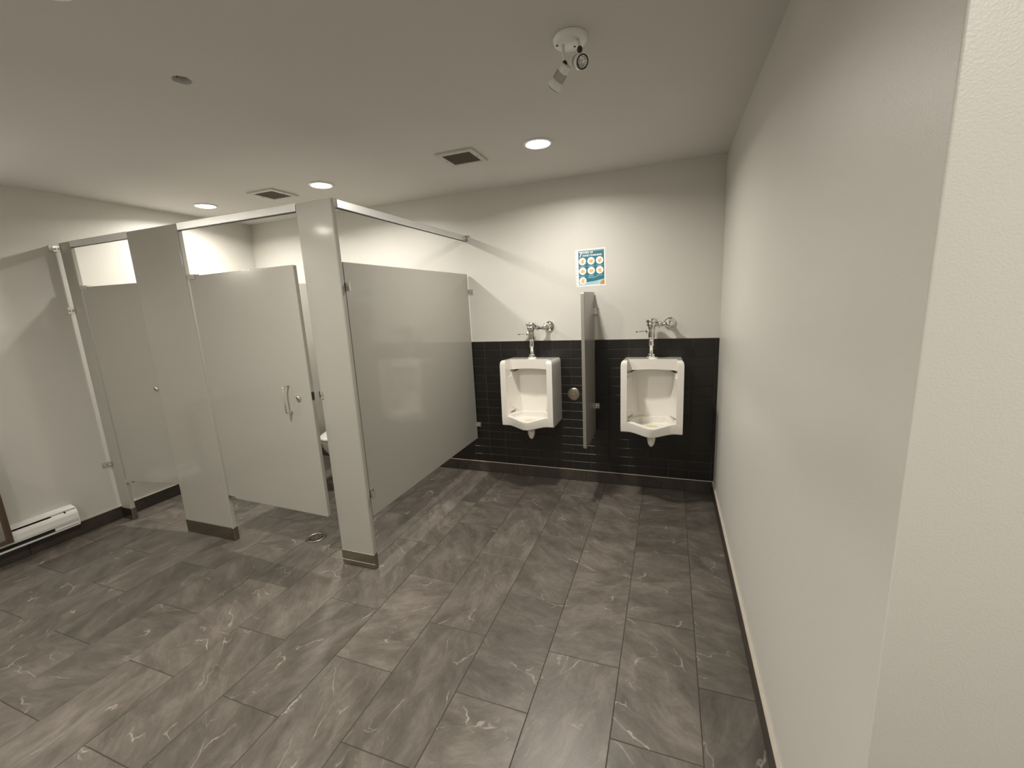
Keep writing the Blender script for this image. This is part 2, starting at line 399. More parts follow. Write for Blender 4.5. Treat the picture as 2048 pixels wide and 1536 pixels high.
def vent(x, y, label):
    e = tag(empty('exhaust_vent', (x, y, H)), label, 'vent', 'square ceiling vents')
    s, i = 0.126, 0.094
    bm = bmesh.new()
    bx(bm, -s, s, -s, -i, -0.012, 0); bx(bm, -s, s, i, s, -0.012, 0); bx(bm, -s, -i, -i, i, -0.012, 0); bx(bm, i, s, -i, i, -0.012, 0)
    new_obj('frame', bm, 'vent', e, bevel=0.002)
    box('backing', -i, i, -i, i, -0.002, 0, 'black', e)
    for k in range(13):
        yy = -i + 2 * i * (k + 0.5) / 13
        box('slat', -i, i, yy - 0.0042, yy + 0.0042, -0.008, -0.003, 'fan', e)
    for sx in (-1, 1):
        bm = bmesh.new(); cyl(bm, (sx * 0.110, 0, -0.014), (sx * 0.110, 0, -0.011), 0.004, 10)
        new_obj('screw', bm, 'darkmetal', e)
vent(-1.594, -0.800, 'square ceiling vent beside the brightest downlight, larger of the two in view')
vent(-3.245, -0.755, 'square ceiling vent above the swung stall door, between two downlights')

# opening in the ceiling with an old box and wire ends
e = tag(empty('ceiling_box', (HX, HY, H)), 'small dark round opening in the ceiling with wire ends', 'electrical box')
bm = bmesh.new(); lathe(bm, [(0.046, 0.052), (0.046, 0.11), (0, 0.11)], 24); new_obj('box_well', bm, 'black', e)
for k, (a, b_) in enumerate((((0.012, 0.0, 0.10), (0.004, -0.014, 0.012)), ((-0.01, 0.006, 0.10), (0.014, -0.012, 0.018)), ((0.0, 0.01, 0.10), (-0.012, -0.010, 0.008)))):
    bm = bmesh.new(); tube_path(bm, [a, ((a[0] + b_[0]) / 2 + 0.008, (a[1] + b_[1]) / 2, 0.05), b_], 0.0028, 8); new_obj('wire', bm, 'wire', e, smooth=True)

# two-head spotlight, unlit
SB = Vector((-0.699, -1.728, H))
e = tag(empty('ceiling_spotlight', SB), 'white two-headed ceiling spotlight, unlit', 'spotlight')
bm = bmesh.new(); lathe(bm, [(0, 0), (0.061, 0), (0.062, -0.004), (0.058, -0.017), (0.052, -0.021), (0, -0.022)], 40); new_obj('base_plate', bm, 'white', e, smooth=True)
for p in ((-0.045, -0.012, -0.019), (0.012, 0.020, -0.019)):
    bm = bmesh.new(); lathe(bm, [(0, -0.005), (0.004, -0.004), (0.0045, 0.0)], 12, Matrix.Translation(p)); new_obj('screw', bm, 'darkmetal', e)
def spot_head(root, joint, back, front, k_=0.86):
    bm = bmesh.new(); tube_path(bm, [root, Vector(root).lerp(Vector(joint), .5), joint], 0.0058, 10); new_obj('stem', bm, 'white', e, smooth=True)
    bm = bmesh.new(); lathe(bm, [(0, -0.010), (0.007, -0.008), (0.010, 0), (0.007, 0.008), (0, 0.010)], 14, Matrix.Translation(joint)); new_obj('knuckle', bm, 'darkmetal', e, smooth=True)
    back, front = Vector(back), Vector(front); L_ = (front - back).length; mt = axis_mtx(back, front - back) @ Matrix.Diagonal((k_, k_, 1, 1))
    bm = bmesh.new(); lathe(bm, [(0, 0), (0.017, 0.0), (0.021, 0.004), (0.0225, L_ * 0.30), (0.0225, L_ * 0.32)], 28, mt); h = new_obj('head', bm, 'white', e, smooth=True)
    bm = bmesh.new()
    for k in range(5):
        z = L_ * (0.32 + 0.07 * k)
        lathe(bm, [(0.0, z), (0.0215, z), (0.0215, z + L_ * 0.03), (0.0255, z + L_ * 0.035), (0.0255, z + L_ * 0.06), (0, z + L_ * 0.06)], 28, mt)
    new_obj('cooling_fins', bm, 'vent', h)
    bm = bmesh.new(); lathe(bm, [(0.0225, L_ * 0.66), (0.029, L_ * 0.70), (0.0305, L_ * 0.96), (0.030, L_), (0.0265, L_), (0.0262, L_ * 0.9), (0.0225, L_ * 0.66)], 32, mt); new_obj('front_collar', bm, 'white', h, smooth=True)
    bm = bmesh.new(); lathe(bm, [(0.0225, L_ * 0.99), (0.0272, L_ * 1.005), (0.0272, L_ * 1.03), (0.0235, L_ * 1.03), (0.0225, L_ * 0.99)], 32, mt); new_obj('lens_ring', bm, 'darkmetal', h, smooth=True)
    bm = bmesh.new(); lathe(bm, [(0.0232, L_ * 0.99), (0.016, L_ * 0.90), (0.006, L_ * 0.84), (0.0, L_ * 0.93)], 28, mt); new_obj('lens', bm, 'lens', h, smooth=True)
spot_head((-0.026, -0.004, -0.02), (-0.019, -0.012, -0.085), (-0.012, -0.010, -0.088), (-0.070, 0.024, -0.136))
spot_head((0.030, -0.014, -0.02), (0.044, -0.056, -0.074), (0.020, -0.042, -0.098), (0.058, -0.086, -0.128), 0.80)

# ------------------------------------------------------------------ wall heater (left wall)
HX0, HX1 = -W + 0.0112, -W + 0.076
hy0, hy1 = -2.95, -1.845
e = tag(empty('baseboard_heater', (-W + 0.04, (hy0 + hy1) / 2, 0.098)), 'white electric baseboard heater on the left wall', 'heater')
def hp(name, prof, y0, y1, m, bevel=0.0):
    bm = bmesh.new(); loft(bm, [[(x - (-W + 0.04), y0 - (hy0 + hy1) / 2, z - 0.098) for x, z in prof], [(x - (-W + 0.04), y1 - (hy0 + hy1) / 2, z - 0.098) for x, z in prof]])
    return new_obj(name, bm, m, e, bevel=bevel)
xb, xf = -W + 0.0005, HX1
hp('back_plate', [(xb, 0.104), (xb + 0.010, 0.104), (xb + 0.010, 0.252), (xb, 0.252)], hy0, hy1 + 0.004, 'white')
hp('top_lip', [(xb + 0.010, 0.243), (xb + 0.052, 0.236), (xb + 0.056, 0.232), (xb + 0.056, 0.240), (xb + 0.010, 0.252)], hy0, hy1, 'white', 0.001)
hp('front_panel', [(xf - 0.018, 0.222), (xf - 0.006, 0.216), (xf, 0.200), (xf, 0.160), (xf - 0.006, 0.142), (xf - 0.010, 0.142), (xf - 0.005, 0.160), (xf - 0.005, 0.199), (xf - 0.010, 0.212), (xf - 0.019, 0.217)], hy0, hy1, 'white')
hp('bottom_lip', [(xb + 0.010, 0.104), (xf - 0.006, 0.104), (xf - 0.002, 0.112), (xf - 0.002, 0.117), (xf - 0.010, 0.109), (xb + 0.010, 0.109)], hy0, hy1, 'white')
hp('heating_element', [(xb + 0.012, 0.118), (xf - 0.022, 0.118), (xf - 0.022, 0.210), (xb + 0.012, 0.222)], hy0, hy1 - 0.13, 'black')
hp('wiring_cover', [(xb + 0.012, 0.111), (xf - 0.014, 0.117), (xf - 0.014, 0.214), (xb + 0.042, 0.233), (xb + 0.012, 0.238)], hy1 - 0.13, hy1 - 0.004, 'white')
hp('slot_clip', [(xb + 0.040, 0.214), (xf - 0.010, 0.219), (xb + 0.050, 0.233)], hy1 - 0.066, hy1 - 0.058, 'darkmetal')
hp('end_cap', [(xb, 0.104), (xf - 0.006, 0.104), (xf + 0.001, 0.118), (xf + 0.001, 0.200), (xf - 0.006, 0.217), (xf - 0.018, 0.236), (xb, 0.252)], hy1 - 0.003, hy1, 'white')

# brown framed mirror at the left edge
my1, my0, mz0, mz1 = -2.186, -3.10, 0.165, 0.80
e = tag(empty('framed_mirror', (-W, (my0 + my1) / 2, mz0)), 'dark brown framed mirror at the left edge in front of the heater', 'mirror')
mc = (my0 + my1) / 2
def mb(name, y0, y1, z0, z1, x0, x1, m): return box(name, x0 + W, x1 + W, y0 - mc, y1 - mc, z0 - mz0, z1 - mz0, m, e, bevel=0.002)
f0, f1 = -W + 0.079, -W + 0.102
mb('frame_stile', my1 - 0.026, my1, mz0, mz1, f0, f1, 'brown'); mb('frame_stile', my0, my0 + 0.026, mz0, mz1, f0, f1, 'brown')
mb('frame_rail', my0 + 0.026, my1 - 0.026, mz0, mz0 + 0.026, f0, f1, 'brown'); mb('frame_rail', my0 + 0.026, my1 - 0.026, mz1 - 0.026, mz1, f0, f1, 'brown')
mb('mirror_glass', my0 + 0.026, my1 - 0.026, mz0 + 0.026, mz1 - 0.026, f0, f0 + 0.010, 'mirror')
mb('mounting_cleat', my0 + 0.05, my1 - 0.05, 0.36, mz1 - 0.06, -W + 0.0005, f0, 'brown')

# ------------------------------------------------------------------ stall partitions
TH = 0.032
def bracket(parent, p, d1, d2, h=0.045, s=0.028, m='chrome'):
    """small L-shaped stirrup bracket: d1, d2 are in-plane unit directions of its two ears"""
    bm = bmesh.new(); p = Vector(p); d1, d2 = Vector(d1), Vector(d2); t = 0.004
    for a, b_ in ((d1, d2), (d2, d1)):
        c = [p + a * 0 + b_ * 0, p + a * s, p + a * s + b_ * t, p + b_ * t]
        R_ = [[bm.verts.new(q + Vector((0, 0, z))) for q in c] for z in (-h / 2, h / 2)]
        for i in range(4): bm.faces.new((R_[0][i], R_[0][(i + 1) % 4], R_[1][(i + 1) % 4], R_[1][i]))
        bm.faces.new(R_[0]); bm.faces.new(R_[1])
    for a, b_ in ((d1, d2), (d2, d1)):
        lathe(bm, [(0, 0.010), (0.006, 0.008), (0.008, 0.003), (0.008, 0)], 12, axis_mtx(p + a * s * 0.58, b_))
    return new_obj('wall_bracket', bm, m, parent)
def pilaster(x0, x1, label):
    e = tag(empty('pilaster', ((x0 + x1) / 2, YF + TH / 2, 0)), label, 'pilaster', 'stall front pilasters')
    hw = (x1 - x0) / 2
    box('panel', -hw, hw, -TH / 2, TH / 2, 0.004, HH - 0.004, 'panel', e, bevel=0.008, seg=3)
    s = box('shoe', -hw - 0.003, hw + 0.003, -TH / 2 - 0.003, TH / 2 + 0.003, 0.0, 0.100, 'shoe', e, bevel=0.009, seg=3)
    return e
pil_r = pilaster(P1, XP, 'narrow grey pilaster at the outer stall corner beside the urinals')
pil_m = pilaster(P3, P2, 'wide grey pilaster between the two stall doors')
pil_l = pilaster(-W + 0.022, -4.296, 'grey pilaster strip against the left wall')
# seam line on the right pilaster shoe
sh = [c for c in pil_r.children if c.name.startswith('shoe')][0]
bm = bmesh.new(); bx(bm, -0.1245, 0.1245, -TH / 2 - 0.0042, -TH / 2 - 0.0025, 0.034, 0.037); new_obj('seam_line', bm, 'caulk', sh)
# keeper on the right pilaster edge, wall brackets on the left one
def child_at(name, parent, bm, m, smooth=False, bevel=0.0):
    bmesh.ops.translate(bm, verts=bm.verts, vec=-Vector(parent.location)); return new_obj(name, bm, m, parent, smooth=smooth, bevel=bevel)
bm = bmesh.new(); bx(bm, P1 - 0.004, P1 + 0.022, YF - 0.004, YF + 0.003, 1.052, 1.098); bx(bm, P1 - 0.005, P1 - 0.001, YF, YF + 0.030, 1.052, 1.098)
lathe(bm, [(0, 0.006), (0.006, 0.005), (0.007, 0)], 12, axis_mtx((P1 + 0.011, YF - 0.004, 1.075), (0, -1, 0)))
child_at('latch_keeper', pil_r, bm, 'chrome')
for z in (2.075, 1.640, 0.458):
    b_ = bracket(pil_l, Vector((-W + 0.0005, YF - 0.004, z)) - pil_l.location, (0.9999, 0, 0), (0, -1, 0), 0.042, 0.044)
    b_['label'] = 'small chrome wall bracket'

# side panel to the back wall, and the panel dividing the stalls
def side_panel(xr, label, brk):
    x0 = xr - 0.026
    e = tag(empty('side_panel', ((x0 + xr) / 2, YF / 2, PB)), label, 'partition panel')
    c = e.location
    box('panel', x0 - c.x, xr - c.x, YF + TH + 0.006 - c.y, -0.020 - c.y, 0, PT - PB, 'panel', e, bevel=0.005, seg=3)
    if brk:
        for z in (1.671, 0.474):
            bracket(e, Vector((xr + 0.0002, YF + TH + 0.0005, z)) - c, (0.0001, 0.9999, 0), (1, 0, 0), 0.044, 0.034)
        for z in (1.650, 0.457):
            bracket(e, Vector((xr + 0.0002, -0.0085 if z < 1 else -0.0008, z)) - c, (0, -0.9999, 0), (1, 0, 0), 0.044, 0.034)
    return e
side_panel(XP - 0.004, 'glossy grey partition panel running back to the wall beside the left urinal', True)
side_panel(-3.402, 'grey partition panel dividing the two stalls', False)

# head rails
def rail(name, x0, x1, y0, y1, label):
    e = tag(empty(name, ((x0 + x1) / 2, (y0 + y1) / 2, HH - 0.044)), label, 'head rail', 'aluminium head rails')
    c = e.location
    bm = bmesh.new(); bx(bm, x0 - c.x, x1 - c.x, y0 - c.y, y1 - c.y, 0, 0.042)
    new_obj('rail', bm, 'alu', e, bevel=0.0025)
    bm = bmesh.new()
    if x1 - x0 > y1 - y0: bx(bm, x0 - c.x + 0.001, x1 - c.x - 0.001, -0.006, 0.006, -0.003, 0.0)
    else: bx(bm, -0.006, 0.006, y0 - c.y + 0.001, y1 - c.y - 0.001, -0.003, 0.0)
    new_obj('underside_strip', bm, 'darkmetal', e)  # thin dark strip along the rail's underside
    return e
rail('head_rail', P2 + 0.001, P1 - 0.001, YF, YF + TH, 'bright aluminium head rail over the wide stall door')
rail('head_rail', -4.296 + 0.001, P3 - 0.001, YF + 0.002, YF + TH, 'aluminium head rail over the narrow left stall door')
r3 = rail('head_rail', XP - 0.030, XP - 0.001, YF + TH + 0.001, -0.001, 'bright aluminium head rail running from the corner pilaster to the back wall')
bracket(r3, Vector((XP - 0.0005, -0.0008, HH - 0.022)) - r3.location, (0, -0.9999, 0), (1, 0, 0), 0.044, 0.030)
# bright end clips
bm = bmesh.new(); bx(bm, XP - 0.001, XP + 0.003, YF + 0.010, YF + TH + 0.012, HH - 0.046, HH - 0.002); child_at('end_clip', r3, bm, 'chrome', bevel=0.001)

# doors (origin at the hinge line)
def door(hx, width, ang, label, kx):
    e = tag(empty('stall_door', (hx, YF + 0.003, PB), math.radians(ang)), label, 'stall door')
    hh = PT - PB
    box('leaf', 0.0, width, 0.0, 0.026, 0, hh, 'panel', e, bevel=0.005, seg=3)
    for z in (0.0, hh):
        s = 1 if z == 0 else -1
        bm = bmesh.new(); bx(bm, -0.004, 0.062, -0.005, 0.0, z - 0.008 if s > 0 else z - 0.020, z + 0.020 if s > 0 else z + 0.008); bx(bm, -0.004, 0.062, 0.0, 0.027, z - 0.008 if s > 0 else z + 0.0003, z - 0.0003 if s > 0 else z + 0.008)
        cyl(bm, (-0.010, 0.013, z - 0.012), (-0.010, 0.013, z + 0.012), 0.0075, 14)
        lathe(bm, [(0, 0.004), (0.004, 0.003), (0.005, 0)], 10, axis_mtx((0.040, -0.005, z + 0.007 * s), (0, -1, 0)))
        new_obj('hinge', bm, 'chrome', e)
    bm = bmesh.new(); lathe(bm, [(0, 0.012), (0.010, 0.011), (0.016, 0.008), (0.018, 0.003), (0.0185, 0)], 24, axis_mtx((kx, -0.0003, 1.060 - PB), (0, -1, 0)))
    k = new_obj('latch_knob', bm, 'chrome', e, smooth=True)
    bm = bmesh.new(); bx(bm, -0.010, 0.010, -0.0148, -0.011, -0.0016, 0.0016, Matrix.Translation((kx, 0, 1.060 - PB)) @ Matrix.Rotation(0.6, 4, 'Y')); new_obj('coin_slot', bm, 'darkmetal', k)
    box('latch_bolt', width - 0.002, width + 0.0015, 0.004, 0.022, 1.052 - PB, 1.098 - PB, 'darkmetal', e)
    return e
d2 = door(P2 + 0.020, 0.894, -2.7, 'wide grey stall door with a pull handle, slightly ajar', 0.796)
d1 = door(-4.276, 0.604, 7.0, 'narrow grey stall door on the left, swung slightly inwards', 0.492)
# D pull handle on the wide door
bm = bmesh.new(); hx, z0, z1 = 0.725, 0.975 - PB, 1.130 - PB
pts = [(hx, 0.0, z1), (hx, -0.030, z1)] + [(hx, -0.030 - 0.008 * math.sin(a), z1 - 0.008 * (1 - math.cos(a))) for a in (0.5, 1.0, 1.5)] + [(hx, -0.038, (z0 + z1) / 2)] + [(hx, -0.030 - 0.008 * math.sin(a), z0 + 0.008 * (1 - math.cos(a))) for a in (1.5, 1.0, 0.5)] + [(hx, -0.030, z0), (hx, 0.0, z0)]
tube_path(bm, pts, 0.0058, 12); hnd = new_obj('pull_handle', bm, 'chrome', d2, smooth=True); hnd['label'] = 'chrome D-shaped pull handle'
# ------------------------------------------------------------------ toilet in the wide stall
tx, ty = -3.08, -0.42
e = tag(empty('toilet', (tx, ty, 0)), 'white toilet glimpsed through the gap of the ajar wide door', 'toilet')
def oval(cx, cy, rx, ryf, ryb, z, n=28):
    return [(cx + rx * math.cos(2 * math.pi * i / n), cy + (ryb if math.sin(2 * math.pi * i / n) > 0 else ryf) * math.sin(2 * math.pi * i / n), z) for i in range(n)]
bm = bmesh.new(); loft(bm, [oval(0, 0.05, 0.115, 0.20, 0.20, 0.0), oval(0, 0.05, 0.105, 0.19, 0.20, 0.10), oval(0, 0.03, 0.12, 0.22, 0.18, 0.22), oval(0, 0, 0.17, 0.30, 0.17, 0.36), oval(0, 0, 0.185, 0.325, 0.17, 0.43), oval(0, 0, 0.185, 0.325, 0.17, 0.455)])
new_obj('bowl', bm, 'china', e, smooth=True)
bm = bmesh.new()
for rz_, z in ((0, 0.457),):
    O = [oval(0, 0, 0.19, 0.33, 0.16, z), oval(0, 0, 0.192, 0.332, 0.162, z + 0.012), oval(0, 0, 0.185, 0.325, 0.157, z + 0.022), oval(0, -0.03, 0.115, 0.20, 0.12, z + 0.022), oval(0, -0.03, 0.11, 0.19, 0.11, z)]
    R_ = [[bm.verts.new(p) for p in s] for s in O]; R_.append(R_[0])
    for A, B in zip(R_, R_[1:]):
        for i in range(28): bm.faces.new((A[i], A[(i + 1) % 28], B[(i + 1) % 28], B[i]))
new_obj('seat', bm, 'white', e, smooth=True)
bm = bmesh.new(); bx(bm, -0.20, 0.20, 0.175, 0.385, 0.40, 0.76); new_obj('tank', bm, 'china', e, bevel=0.02, seg=3)
bm = bmesh.new(); bx(bm, -0.21, 0.21, 0.168, 0.390, 0.762, 0.795); new_obj('tank_lid', bm, 'china', e, bevel=0.008)
bm = bmesh.new(); cyl(bm, (-0.15, 0.175, 0.70), (-0.15, 0.160, 0.70), 0.010, 12); bx(bm, -0.155, -0.085, 0.150, 0.160, 0.693, 0.707); new_obj('flush_lever', bm, 'chrome', e)

# ------------------------------------------------------------------ floor drain
e = tag(empty('floor_drain', (-2.632, -1.378, 0.0)), 'small round chrome floor drain under the ajar door', 'drain')
bm = bmesh.new(); lathe(bm, [(0.0, 0.0012), (0.060, 0.0012), (0.060, 0.0004)], 32); new_obj('well', bm, 'black', e)
bm = bmesh.new(); lathe(bm, [(0.048, 0.001), (0.048, 0.004), (0.060, 0.005), (0.066, 0.001), (0.048, 0.001)], 36); new_obj('rim', bm, 'steel', e, smooth=True)
bm = bmesh.new()
for k in range(8):
    a = k * math.pi / 4
    bx(bm, 0.008, 0.049, -0.0035, 0.0035, 0.001, 0.0035, Matrix.Rotation(a, 4, 'Z'))
lathe(bm, [(0, 0.0042), (0.012, 0.0040), (0.013, 0.001)], 20)
lathe(bm, [(0.026, 0.001), (0.026, 0.0036), (0.032, 0.0036), (0.032, 0.001), (0.026, 0.001)], 30)
new_obj('grate', bm, 'steel', e)

# ------------------------------------------------------------------ urinals
def plan(z, d, prow, hw=0.215, lip=0.155, zc=0.0):
    """outer plan outline at height z; zc lowers the centre of the prow"""
    pts = [(-hw, 0.0, z), (-hw, -d, z), (-lip, -d, z)]
    n = 9
    for i in range(1, n):
        t = i / n; s = 1 - abs(2 * t - 1); s2 = s * s * (3 - 2 * s) * 0.55 + s * 0.45
        pts.append((-lip + 2 * lip * t, -d - prow * s2, z - zc * s2))
    pts += [(lip, -d, z), (hw, -d, z), (hw, 0.0, z)]
    return pts
def make_urinal_mesh():
    bm = bmesh.new()
    def top(z, d, hw):
        return [(x, y, z + 0.013 * (-y / d) - 0.003) for x, y, _ in plan(z, d, 0.0, hw=hw)]
    secs = [plan(0.552, 0.285, 0.050, zc=0.022), plan(0.560, 0.298, 0.060, zc=0.020), plan(0.595, 0.303, 0.064, zc=0.014), plan(0.634, 0.303, 0.064, zc=0.024),
            plan(0.66, 0.302, 0.0), plan(0.80, 0.300, 0.0), plan(0.95, 0.296, 0.0), top(1.045, 0.293, 0.215), top(1.068, 0.289, 0.211), top(1.080, 0.276, 0.200)]
    loft(bm, secs)
    o = new_obj('tmp_u', bm, 'china')
    def cav(z, wf, wb, yb, yf=-0.6):
        return [(-wb, yb, z), (-wb * 0.92, yb + 0.012, z), (0, yb + 0.020, z), (wb * 0.92, yb + 0.012, z), (wb, yb, z), (wf, -0.245, z), (wf, yf, z), (-wf, yf, z), (-wf, -0.245, z)]
    bm = bmesh.new()
    loft(bm, [cav(0.632, 0.170, 0.108, -0.112), cav(0.72, 0.170, 0.122, -0.096), cav(0.85, 0.170, 0.140, -0.080), cav(0.96, 0.170, 0.146, -0.070), cav(0.990, 0.170, 0.146, -0.070)])
    c1 = new_obj('tmp_c1', bm, 'china')
    # curved underside of the header, and its face set back between the wings
    bm = bmesh.new()
    hd = [(-0.170, 0.980), (0.170, 0.980)] + [(0.170 - 0.340 * t, 1.000 + 0.010 * math.sin(math.pi * t)) for t in (0, .17, .33, .5, .67, .83, 1)]
    loft(bm, [[(x, -0.6, z) for x, z in hd], [(x, -0.15, z) for x, z in hd], [(x, -0.10, z - 0.010) for x, z in hd]])
    c2 = new_obj('tmp_c2', bm, 'china')
    bm = bmesh.new(); bx(bm, -0.170, 0.170, -0.5, -0.178, 0.95, 1.2)
    c5 = new_obj('tmp_c5', bm, 'china')
    # basin behind the lip
    bm = bmesh.new()
    def bas(z, k, inset):
        return [(-0.100 * k, -0.118 - inset * 0.3, z), (-0.155 * k, -0.235, z), (-0.150 * k, -0.272 + inset, z), (0, -0.338 + inset, z - 0.004), (0.150 * k, -0.272 + inset, z), (0.155 * k, -0.235, z), (0.100 * k, -0.118 - inset * 0.3, z)]
    loft(bm, [bas(0.584, 0.70, 0.035), bas(0.590, 0.86, 0.012), bas(0.606, 0.97, 0.002), bas(0.66, 1.0, 0.0)])
    c3 = new_obj('tmp_c3', bm, 'china')
    # lip line: everything in front above the lip is removed
    bm = bmesh.new()
    L1 = [(-0.170, -0.16, 0.640), (-0.170, -0.285, 0.634), (0, -0.40, 0.598), (0.170, -0.285, 0.634), (0.170, -0.16, 0.640)]
    loft(bm, [L1, [(x, y - (0.25 if y < -0.2 else 0), 0.66) for x, y, z in L1]])
    c4 = new_obj('tmp_c4', bm, 'china')
    for c in (c1, c2, c3, c4, c5):
        m = o.modifiers.new('b', 'BOOLEAN'); m.object = c; m.operation = 'DIFFERENCE'; m.solver = 'EXACT'
    md = o.modifiers.new('bev', 'BEVEL'); md.width = 0.009; md.segments = 4; md.limit_method = 'ANGLE'; md.angle_limit = math.radians(38); md.use_clamp_overlap = True
    apply_mods(o)
    me = o.data; me.name = 'urinal_body'
    for x in (o, c1, c2, c3, c4, c5):
        bpy.data.objects.remove(x, do_unlink=True)
    me.shade_smooth()
    me.materials.clear(); me.materials.append(M['china'])
    return me
UM = make_urinal_mesh()
def urinal(x, label, stain):
    e = tag(empty('urinal', (x, -0.0085, 0.55)), label, 'urinal', 'wall-hung urinals')
    o = bpy.data.objects.new('body', UM); COL.objects.link(o); o.parent = e; o.location = (0, 0, -0.55)
    wn = o.modifiers.new('wn', 'WEIGHTED_NORMAL'); wn.keep_sharp = False
    bm = bmesh.new(); lathe(bm, [(0, -0.128), (0.010, -0.126), (0.022, -0.108), (0.030, -0.075), (0.0325, -0.045), (0.0325, 0.02), (0, 0.02)], 24, Matrix.Translation((0, -0.205, 0)))
    s = new_obj('outlet_trap', bm, 'china', e, smooth=True)
    bm = bmesh.new(); lathe(bm, [(0.0335, -0.050), (0.0345, -0.044), (0.0335, -0.038)], 24, Matrix.Translation((0, -0.205, 0))); new_obj('joint_ring', bm, 'vent', s, smooth=True)
    bm = bmesh.new(); lathe(bm, [(0, 0.0), (stain * 0.9, 0.0), (stain, -0.004)], 24, Matrix.Translation((0.005, -0.235, 0.0385)) @ Matrix.Diagonal((1.25, 0.8, 1, 1)))
    new_obj('residue', bm, 'stain', e, smooth=True)
    bm = bmesh.new(); lathe(bm, [(0.0, 0.006), (0.034, 0.006), (0.037, 0)], 20, Matrix.Translation((0, -0.10, 0.534))); new_obj('inlet_spud', bm, 'china', e, smooth=True)
    return e
urinal(-1.402, 'white ceramic urinal between the grey partition and the privacy screen', 0.036)
urinal(-0.457, 'white ceramic urinal between the privacy screen and the right wall', 0.042)

def flush_valve(x, label):
    vy = -0.108; z0 = 1.094
    e = tag(empty('flush_valve', (x, vy, z0)), label, 'flush valve', 'chrome flush valves')
    def part(name, prof, p, d, seg=24, m='chrome'):
        bm = bmesh.new(); lathe(bm, [(r_ * 1.24, h_) for r_, h_ in prof], seg, axis_mtx(p, d)); return new_obj(name, bm, m, e, smooth=True)
    Z = (0, 0, 1)
    part('spud_nut', [(0, -0.004), (0.026, -0.004), (0.027, 0.004), (0.022, 0.012), (0.021, 0.020), (0.014, 0.026), (0, 0.026)], (0, 0, 0), Z)
    part('tailpiece', [(0.0105, 0.02), (0.0105, 0.080), (0.016, 0.083), (0.0165, 0.094), (0.013, 0.098), (0.013, 0.160)], (0, 0, 0), Z)
    part('body', [(0, 0.135), (0.014, 0.135), (0.0185, 0.15), (0.0205, 0.20), (0.0215, 0.222), (0.029, 0.232), (0.031, 0.240), (0.031, 0.252), (0, 0.252)], (0, 0, 0), Z)
    part('cap', [(0, 0.252), (0.027, 0.253), (0.034, 0.258), (0.0345, 0.272), (0.030, 0.281), (0.018, 0.287), (0, 0.289)], (0, 0, 0), Z)
    # handle to the left
    part('handle_socket', [(0, 0), (0.016, 0), (0.0165, 0.014), (0.013, 0.024), (0.008, 0.028), (0, 0.028)], (-0.014, 0, 0.192), (-1, -0.12, 0))
    bm = bmesh.new(); tube_path(bm, [(-0.036, -0.003, 0.192), (-0.055, -0.006, 0.191), (-0.080, -0.010, 0.190), (-0.112, -0.014, 0.188)], 0.0048, 10); new_obj('handle', bm, 'chrome', e, smooth=True)
    # supply: outlet arm to the right, angle stop, escutcheon on the wall
    part('supply_arm', [(0, 0.02), (0.0135, 0.02), (0.0135, 0.045), (0.020, 0.047), (0.020, 0.060), (0.0125, 0.063), (0.0125, 0.110), (0, 0.11)], (0, 0, 0.240), (1, 0.05, 0.0))
    part('angle_stop', [(0, -0.034), (0.012, -0.034), (0.020, -0.026), (0.0255, -0.012), (0.027, 0.0), (0.0255, 0.012), (0.020, 0.026), (0.014, 0.032), (0.014, 0.09), (0, 0.09)], (0.124, 0.006, 0.242), (0, 1, 0))
    part('stop_cap', [(0, 0), (0.019, 0), (0.021, 0.006), (0.019, 0.016), (0.010, 0.020), (0, 0.021)], (0.124, -0.026, 0.242), (0, -1, 0))
    part('escutcheon', [(0, 0), (0.034, 0.0), (0.036, -0.005), (0.034, -0.010), (0.022, -0.020), (0.016, -0.024), (0, -0.024)], (0.124, -vy - 0.0008, 0.242), (0, 1, 0))
    return e
flush_valve(-1.402, 'chrome flush valve on the wall above the left urinal')
flush_valve(-0.468, 'chrome flush valve on the wall above the right urinal')

# privacy screen between the urinals
sx = -0.913
e = tag(empty('privacy_screen', (sx, -0.235, 0.452)), 'narrow grey privacy screen fixed to the wall between the urinals', 'screen')
bm = bmesh.new()
prof = []
y0, y1, z0, z1, rc = -0.457 + 0.235, -0.018 + 0.235, 0.0, 1.592 - 0.452, 0.02
for cx_, cz_, a0 in ((y0 + rc, z0 + rc, math.pi), (y1 - 0.004, z0 + 0.004, 1.5 * math.pi), (y1 - 0.004, z1 - 0.004, 0), (y0 + rc, z1 - rc, math.pi / 2)):
    R_ = rc if cx_ < 0 else 0.004
    for k in range(5):
        a = a0 + k * math.pi / 8
        prof.append((cx_ + R_ * math.cos(a), cz_ + R_ * math.sin(a)))
loft(bm, [[(-0.0125, y, z) for y, z in prof], [(0.0125, y, z) for y, z in prof]])
new_obj('panel', bm, 'screen', e, bevel=0.006, seg=3)
for z in (1.445, 0.676):
    for s in (-1, 1):
        yb = -0.0008 if z > T else -0.0088
        bracket(e, Vector((sx + s * 0.0128, yb, z)) - e.location, (0, -0.9999, 0), (s, 0, 0), 0.044, 0.030)

# round cover plate on the tiles
e = tag(empty('cleanout_cover', (-1.083, -0.0085, 0.766)), 'round steel cleanout cover on the black tiles', 'cover plate')
bm = bmesh.new(); lathe(bm, [(0, 0.0075), (0.035, 0.007), (0.048, 0.006), (0.054, 0.003), (0.055, 0.0)], 40, axis_mtx((0, 0, 0), (0, -1, 0))); new_obj('plate', bm, 'steel', e, smooth=True)
bm = bmesh.new(); lathe(bm, [(0, 0.0105), (0.005, 0.0098), (0.007, 0.007)], 14, axis_mtx((0, 0, 0), (0, -1, 0))); new_obj('screw', bm, 'chrome', e, smooth=True)

